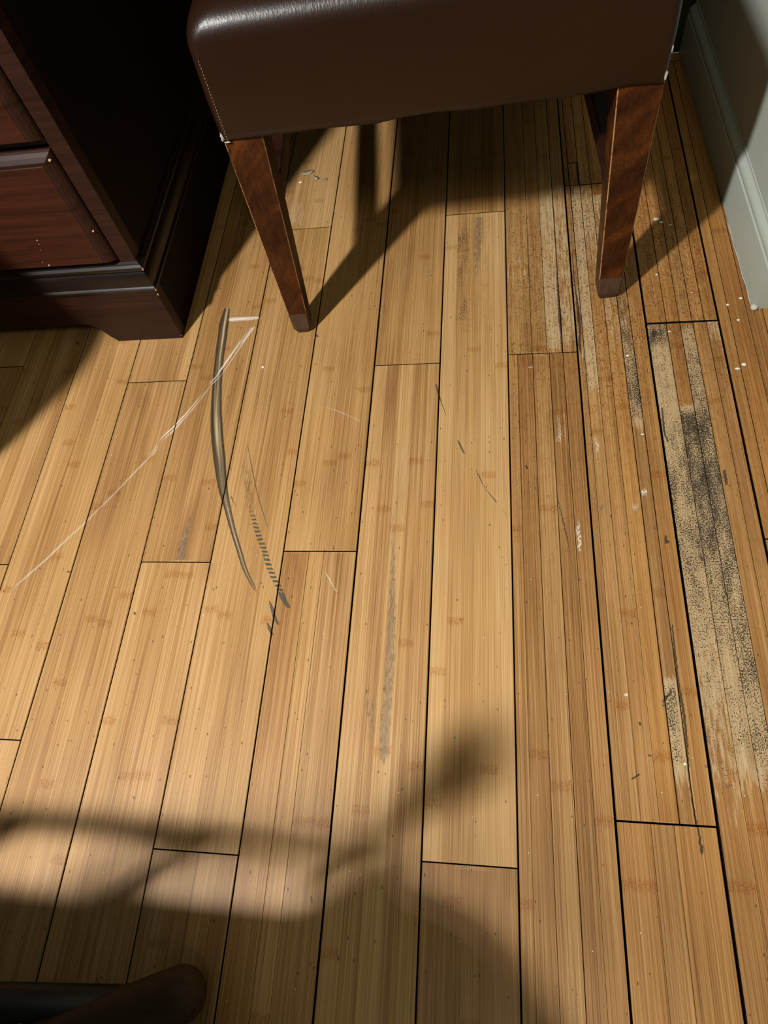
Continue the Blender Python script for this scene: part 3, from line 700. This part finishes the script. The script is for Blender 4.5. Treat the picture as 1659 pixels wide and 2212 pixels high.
# ------------------------------------------------------------------ leather chair
TH = math.radians(3.4)
chair = tag(empty('dining_chair', (-0.304, 0.7195, 0), TH), 'brown leather upholstered dining chair on tapered red-brown wooden legs', 'chair')
SWD, SDP, ZB, ZT = 0.4885, 0.460, 0.308, 0.447    # seat width, depth, underside, top
def rrect(ins, z, rad, nx=14, nc=6, dz=None):
    x0, x1, y0, y1 = ins, SWD - ins, ins, SDP - ins
    pts = []
    def side(ax, ay, bx, by):
        for k in range(1, nx): pts.append((ax + (bx - ax) * k / nx, ay + (by - ay) * k / nx))
    def corner(cx, cy, a0):
        for k in range(nc + 1):
            a = a0 + math.pi / 2 * k / nc; pts.append((cx + rad * math.cos(a), cy + rad * math.sin(a)))
    corner(x1 - rad, y0 + rad, -math.pi / 2); side(x1, y0 + rad, x1, y1 - rad)
    corner(x1 - rad, y1 - rad, 0); side(x1 - rad, y1, x0 + rad, y1)
    corner(x0 + rad, y1 - rad, math.pi / 2); side(x0, y1 - rad, x0, y0 + rad)
    corner(x0 + rad, y0 + rad, math.pi); side(x0 + rad, y0, x1 - rad, y0)
    return [(x, y, z + (dz(x, y) if dz else 0)) for x, y in pts]
bm = bmesh.new()
wave = lambda x, y: .0012 * math.sin(x * 31) + .0015 * math.sin(x * 57 + 1) * (1 if y < .1 else .3)
rings = [rrect(.030, ZB + .004, .006), rrect(.004, ZB, .007, dz=wave), rrect(.0008, ZB + .0016, .0075, dz=wave), rrect(0, ZB + .010, .008), rrect(-.0008, ZB + .05, .009), rrect(0, ZT - .036, .011)]
RR = .030
for a in (12, 25, 38, 52, 66, 80):
    q = math.radians(a); rings.append(rrect(RR * (1 - math.cos(q)), ZT - .036 + .030 * math.sin(q), .013 + .010 * math.sin(q)))
for ins, dz_ in ((.045, -.0035), (.075, -.001), (.12, .002), (.17, .004), (.215, .005)): rings.append(rrect(ins, ZT + dz_, .022 if ins < .2 else .006))
loft(bm, rings)
seat = obj('seat', bm, LEATHER, chair, True); auto(seat, 60)
# stitching down the corner seams
def stitches(name, pts_fn, n, parent):
    bm = bmesh.new()
    for k in range(n):
        t0 = (k + .2) / n; t1 = (k + .75) / n
        tube(bm, [pts_fn(t0), pts_fn((t0 + t1) / 2), pts_fn(t1)], [.00022, .0004, .00022], 5)
    return tag(obj(name, bm, THREAD, parent, True), 'pale dashed thread', kind='stuff')
stitches('stitching', lambda t: (.0085, -.0010 if t > .3 else -.0006, ZB + .003 + (ZT - .050 - ZB) * t), 26, seat)
def fray(loc, s, seed_):
    r_ = random.Random(seed_); bm = bmesh.new(); bmesh.ops.create_icosphere(bm, subdivisions=2, radius=1)
    for v_ in bm.verts:
        v_.co = Vector((v_.co.x * s[0], v_.co.y * s[1], v_.co.z * s[2])) * r_.uniform(.6, 1.2) + Vector(loc)
    obj('frayed_corner', bm, FRAY, seat, True)
fray((.0026, .0026, ZB + .0065), (.0024, .0024, .0055), 1); fray((.0070, .0010, ZB + .0008), (.0040, .0010, .0010), 2)
fray((SWD - .0020, .0024, ZB + .0085), (.0016, .0022, .0060), 3); fray((SWD - .0012, .0024, ZB + .034), (.0008, .0012, .0045), 4)
# backrest
bm = bmesh.new()
def bk(z, y0, y1, ins=0): return [(ins, y0, z), (SWD - ins, y0, z), (SWD - ins, y1, z), (ins, y1, z)]
loft(bm, [bk(ZB + .0, SDP + .002, SDP + .062), bk(.46, SDP + .002, SDP + .064), bk(.70, SDP + .018, SDP + .078), bk(.955, SDP + .045, SDP + .098), bk(.965, SDP + .052, SDP + .092, .008)])
back = obj('backrest', bm, LEATHER, chair); md = back.modifiers.new('bevel', 'BEVEL'); md.width = .012; md.segments = 4; md.limit_method = 'ANGLE'
for p_ in back.data.polygons: p_.use_smooth = True
# tapered legs with rubbed arrises
def leg(top, bot, ztop, foot=True, fw=True):
    """top/bot = (x0, x1, y0, y1) rectangles"""
    bm = bmesh.new(); rings = []
    def ring(r, z, ch):
        x0, x1, y0, y1 = r
        return [(x0 + ch, y0, z), (x1 - ch, y0, z), (x1, y0 + ch, z), (x1, y1 - ch, z), (x1 - ch, y1, z), (x0 + ch, y1, z), (x0, y1 - ch, z), (x0, y0 + ch, z)]
    def lerp(t_, q=0.0): return tuple(a_ + (b_ - a_) * t_ for a_, b_ in zip(top, bot))
    hs = [(0, ztop), (.25, ztop * .75), (.5, ztop * .5), (.75, ztop * .25), (.87, ztop * .13), (.965, ztop * .035), (1.0, .0)]
    for t_, z in hs:
        q = lerp(t_)
        if z < .001: s_ = .0035; q = (q[0] + s_, q[1] - s_, q[2] + s_, q[3] - s_)
        rings.append(ring(q, z, .0011 if z > .03 else .002))
    vs = [[bm.verts.new(p) for p in r_] for r_ in rings]
    for k, (a_, b_) in enumerate(zip(vs, vs[1:])):
        for i in range(8):
            f = bm.faces.new((a_[i], a_[(i + 1) % 8], b_[(i + 1) % 8], b_[i]))
            f.material_index = 2 if (k >= 4 and foot) else (1 if i % 2 else 0)
    bm.faces.new(vs[0]); f = bm.faces.new(vs[-1]); f.material_index = 2
    return obj('leg', bm, [LEGW, EDGE, FOOT], chair)
leg((.002, .0485, .004, .050), (.0065, .0315, -.008, .020), ZB + .003)
leg((SWD - .0495, SWD - .001, .004, .050), (SWD - .0315, SWD - .0015, .0025, .032), ZB + .003)
leg((.002, .045, SDP - .047, SDP - .002), (.008, .036, SDP + .050, SDP + .078), ZB + .003)
leg((SWD - .045, SWD - .002, SDP - .047, SDP - .002), (SWD - .036, SWD - .008, SDP + .050, SDP + .078), ZB + .003)
for xa, xb, xc_, xd in ((.008, .0345, .004, .0285), (SWD - .043, SWD - .017, SWD - .0475, SWD - .022)):
    bm = bmesh.new()
    r0 = [(xa, .020, .178), (xb, .020, .178), (xb, .020, .207), (xa, .020, .207)]
    r1 = [(xc_, SDP - .030, .178), (xd, SDP - .030, .178), (xd, SDP - .030, .207), (xc_, SDP - .030, .207)]
    loft(bm, [r0, r1]); s_ = obj('stretcher', bm, MAHO, chair)  # darker wood than the legs, standing in for the shade under the seat
    md = s_.modifiers.new('bevel', 'BEVEL'); md.width = .0015; md.segments = 2

# ------------------------------------------------------------------ cane armchair, only its poles reach into the frame
cane = tag(empty('cane_armchair', (-.62, -.30, 0)), 'dark round-pole cane chair with cord-lashed runner, cut off at the bottom left corner', 'chair')
def kpart(name, bm, mat, smooth=True, parent=cane):
    o = obj(name, bm, mat, None, smooth); o.data.transform(Matrix.Translation(-cane.location)); o.parent = parent; return o
tip = F(443, 2128, .026); p2 = F(225, 2212, .026)
dr_ = (p2 - tip).normalized()
bm = bmesh.new()
tube(bm, [tip + dr_ * .62, tip + dr_ * .40, tip + dr_ * .088, tip + dr_ * .081, tip + dr_ * .074, tip + dr_ * .04, tip], [.0245, .0245, .0245, .0262, .0245, .0245, .0245], 22, True)
run = kpart('runner', bm, CANE)
lp = F(40, 2203, .03); 
t_l = (Vector((lp.x, lp.y, .026)) - tip).dot(dr_)
bm = bmesh.new()
for k in range(9):
    c_ = tip + dr_ * (t_l + .0042 * (k - 1.5)); u_ = Vector((0, 0, 1)); w_ = dr_.cross(u_)
    tube(bm, [c_ + (u_ * math.cos(a_) + w_ * math.sin(a_)) * .0258 + dr_ * .0021 * math.sin(a_) for a_ in [2 * math.pi * q / 20 for q in range(21)]], .0023, 7)
kpart('lashing', bm, LASH, True, run)
bA, bB = F(0, 2172, .020), F(300, 2180, .020)
db = (bA - bB).normalized()
bm = bmesh.new(); tube(bm, [bB + db * .55, bB + db * .2, bB], .0195, 18); kpart('cross_bar', bm, CANE_B)
bm = bmesh.new(); tube(bm, [bB + db * .50 + Vector((0, 0, .0)), bB + db * .51 + Vector((0, 0, .3)), bB + db * .50 + Vector((0, 0, .62))], .02, 14); kpart('post', bm, CANE)
e_ = tip + dr_ * .60
bm = bmesh.new(); tube(bm, [(e_.x, e_.y, .0), (e_.x, e_.y, .3), (e_.x, e_.y, .62)], .02, 14); kpart('post', bm, CANE)
# unseen chair parts, added and outlined to throw shadows across the near boards
bm = bmesh.new()
sp_ = [(-.95, -.66), (-.20, -.66), (-.077, -.344), (-.196, -.202), (-.222, -.169), (-.255, -.146), (-.301, -.131), (-.316, -.107), (-.337, -.125), (-.385, -.152), (-.654, -.152), (-.95, -.150)]
loft(bm, [[(x, y, z) for x, y in sp_] for z in (.415, .445)])
kpart('shade_seat', bm, SHADE_S, False)
bm = bmesh.new(); tube(bm, [(-.95, -.099, .43), (-.60, -.099, .43), (-.42, -.099, .43), (-.34, -.106, .43), (-.31, -.125, .43)], .0095, 12); kpart('shade_rail', bm, CANE)
bm = bmesh.new(); tube(bm, [(-.540, -.160, .43), (-.500, -.128, .43), (-.462, -.102, .43)], .008, 10); kpart('shade_tie', bm, CANE)
bm = bmesh.new(); tube(bm, [(-.72, -.155, .43), (-.66, -.12, .43), (-.63, -.10, .43)], .008, 10); kpart('shade_tie', bm, CANE)
bm = bmesh.new(); tube(bm, [(-.70, -.22, .44), (-.66, -.24, .90), (-.60, -.27, 1.06), (-.52, -.32, 1.10), (-.47, -.40, 1.06), (-.46, -.46, .90), (-.46, -.52, .44)], .010, 12); kpart('shade_hoop', bm, CANE)
bm = bmesh.new(); tube(bm, [(-.372, -.135, .43), (-.368, -.115, .55), (-.362, -.100, .62), (-.355, -.092, .66)], [.007, .007, .020, .026], 14, True); kpart('shade_post', bm, CANE)

# ------------------------------------------------------------------ added unseen tapered form, shaped to shade the chest front and nearby boards
bm = bmesh.new()
rings = []
for z, r_ in ((0, .125), (.02, .13), (.50, .205), (.505, .200), (.50, .192)):
    rings.append([(r_ * math.cos(2 * math.pi * k / 28), r_ * math.sin(2 * math.pi * k / 28), z) for k in range(28)])
loft(bm, rings, True, True)
bk_ = tag(obj('shade_form', bm, SHADE_F, None, True), 'tall dark tapered form added out of frame to shade the chest front', 'shade form'); bk_.location = (-.925, .42, 0)

# ------------------------------------------------------------------ curl of dry shavings under the chair
def shaving(px, py, length, width, curl, rz, lift):
    p = F(px, py); bm = bmesh.new(); rows = []
    for k in range(9):
        a = curl * (k / 8 - .5); R_ = length / max(abs(curl), .1)
        x = R_ * math.sin(a); z = R_ * (1 - math.cos(a)) + .0006
        w = width * (1 - (2 * abs(k / 8 - .5)) ** 2.2) + .0002
        rows.append([(x, -w, z * lift), (x, w, z * lift + .0004), (x, w, z * lift + .0009), (x, -w, z * lift + .0005)])
    loft(bm, rows)
    o = obj('dry_shaving', bm, SHAV, None, True); o.location = (p.x, p.y, 0); o.rotation_euler = (0, 0, rz); return o
tag(shaving(664, 374, .026, .0055, 1.5, .25, .45), 'largest pale curled dry shaving on the boards under the chair', 'shaving', 'dry shavings under the chair')
tag(shaving(683, 385, .015, .0034, 2.0, -.7, .5), 'small pale dry shaving touching the largest one', 'shaving', 'dry shavings under the chair')
tag(shaving(700, 390, .014, .0024, 1.6, .5, .45), 'thin brown dry shaving right of the other two', 'shaving', 'dry shavings under the chair')
drop(649, 394, .0028, .0020, PAINT_W, 'crumb', .0014)
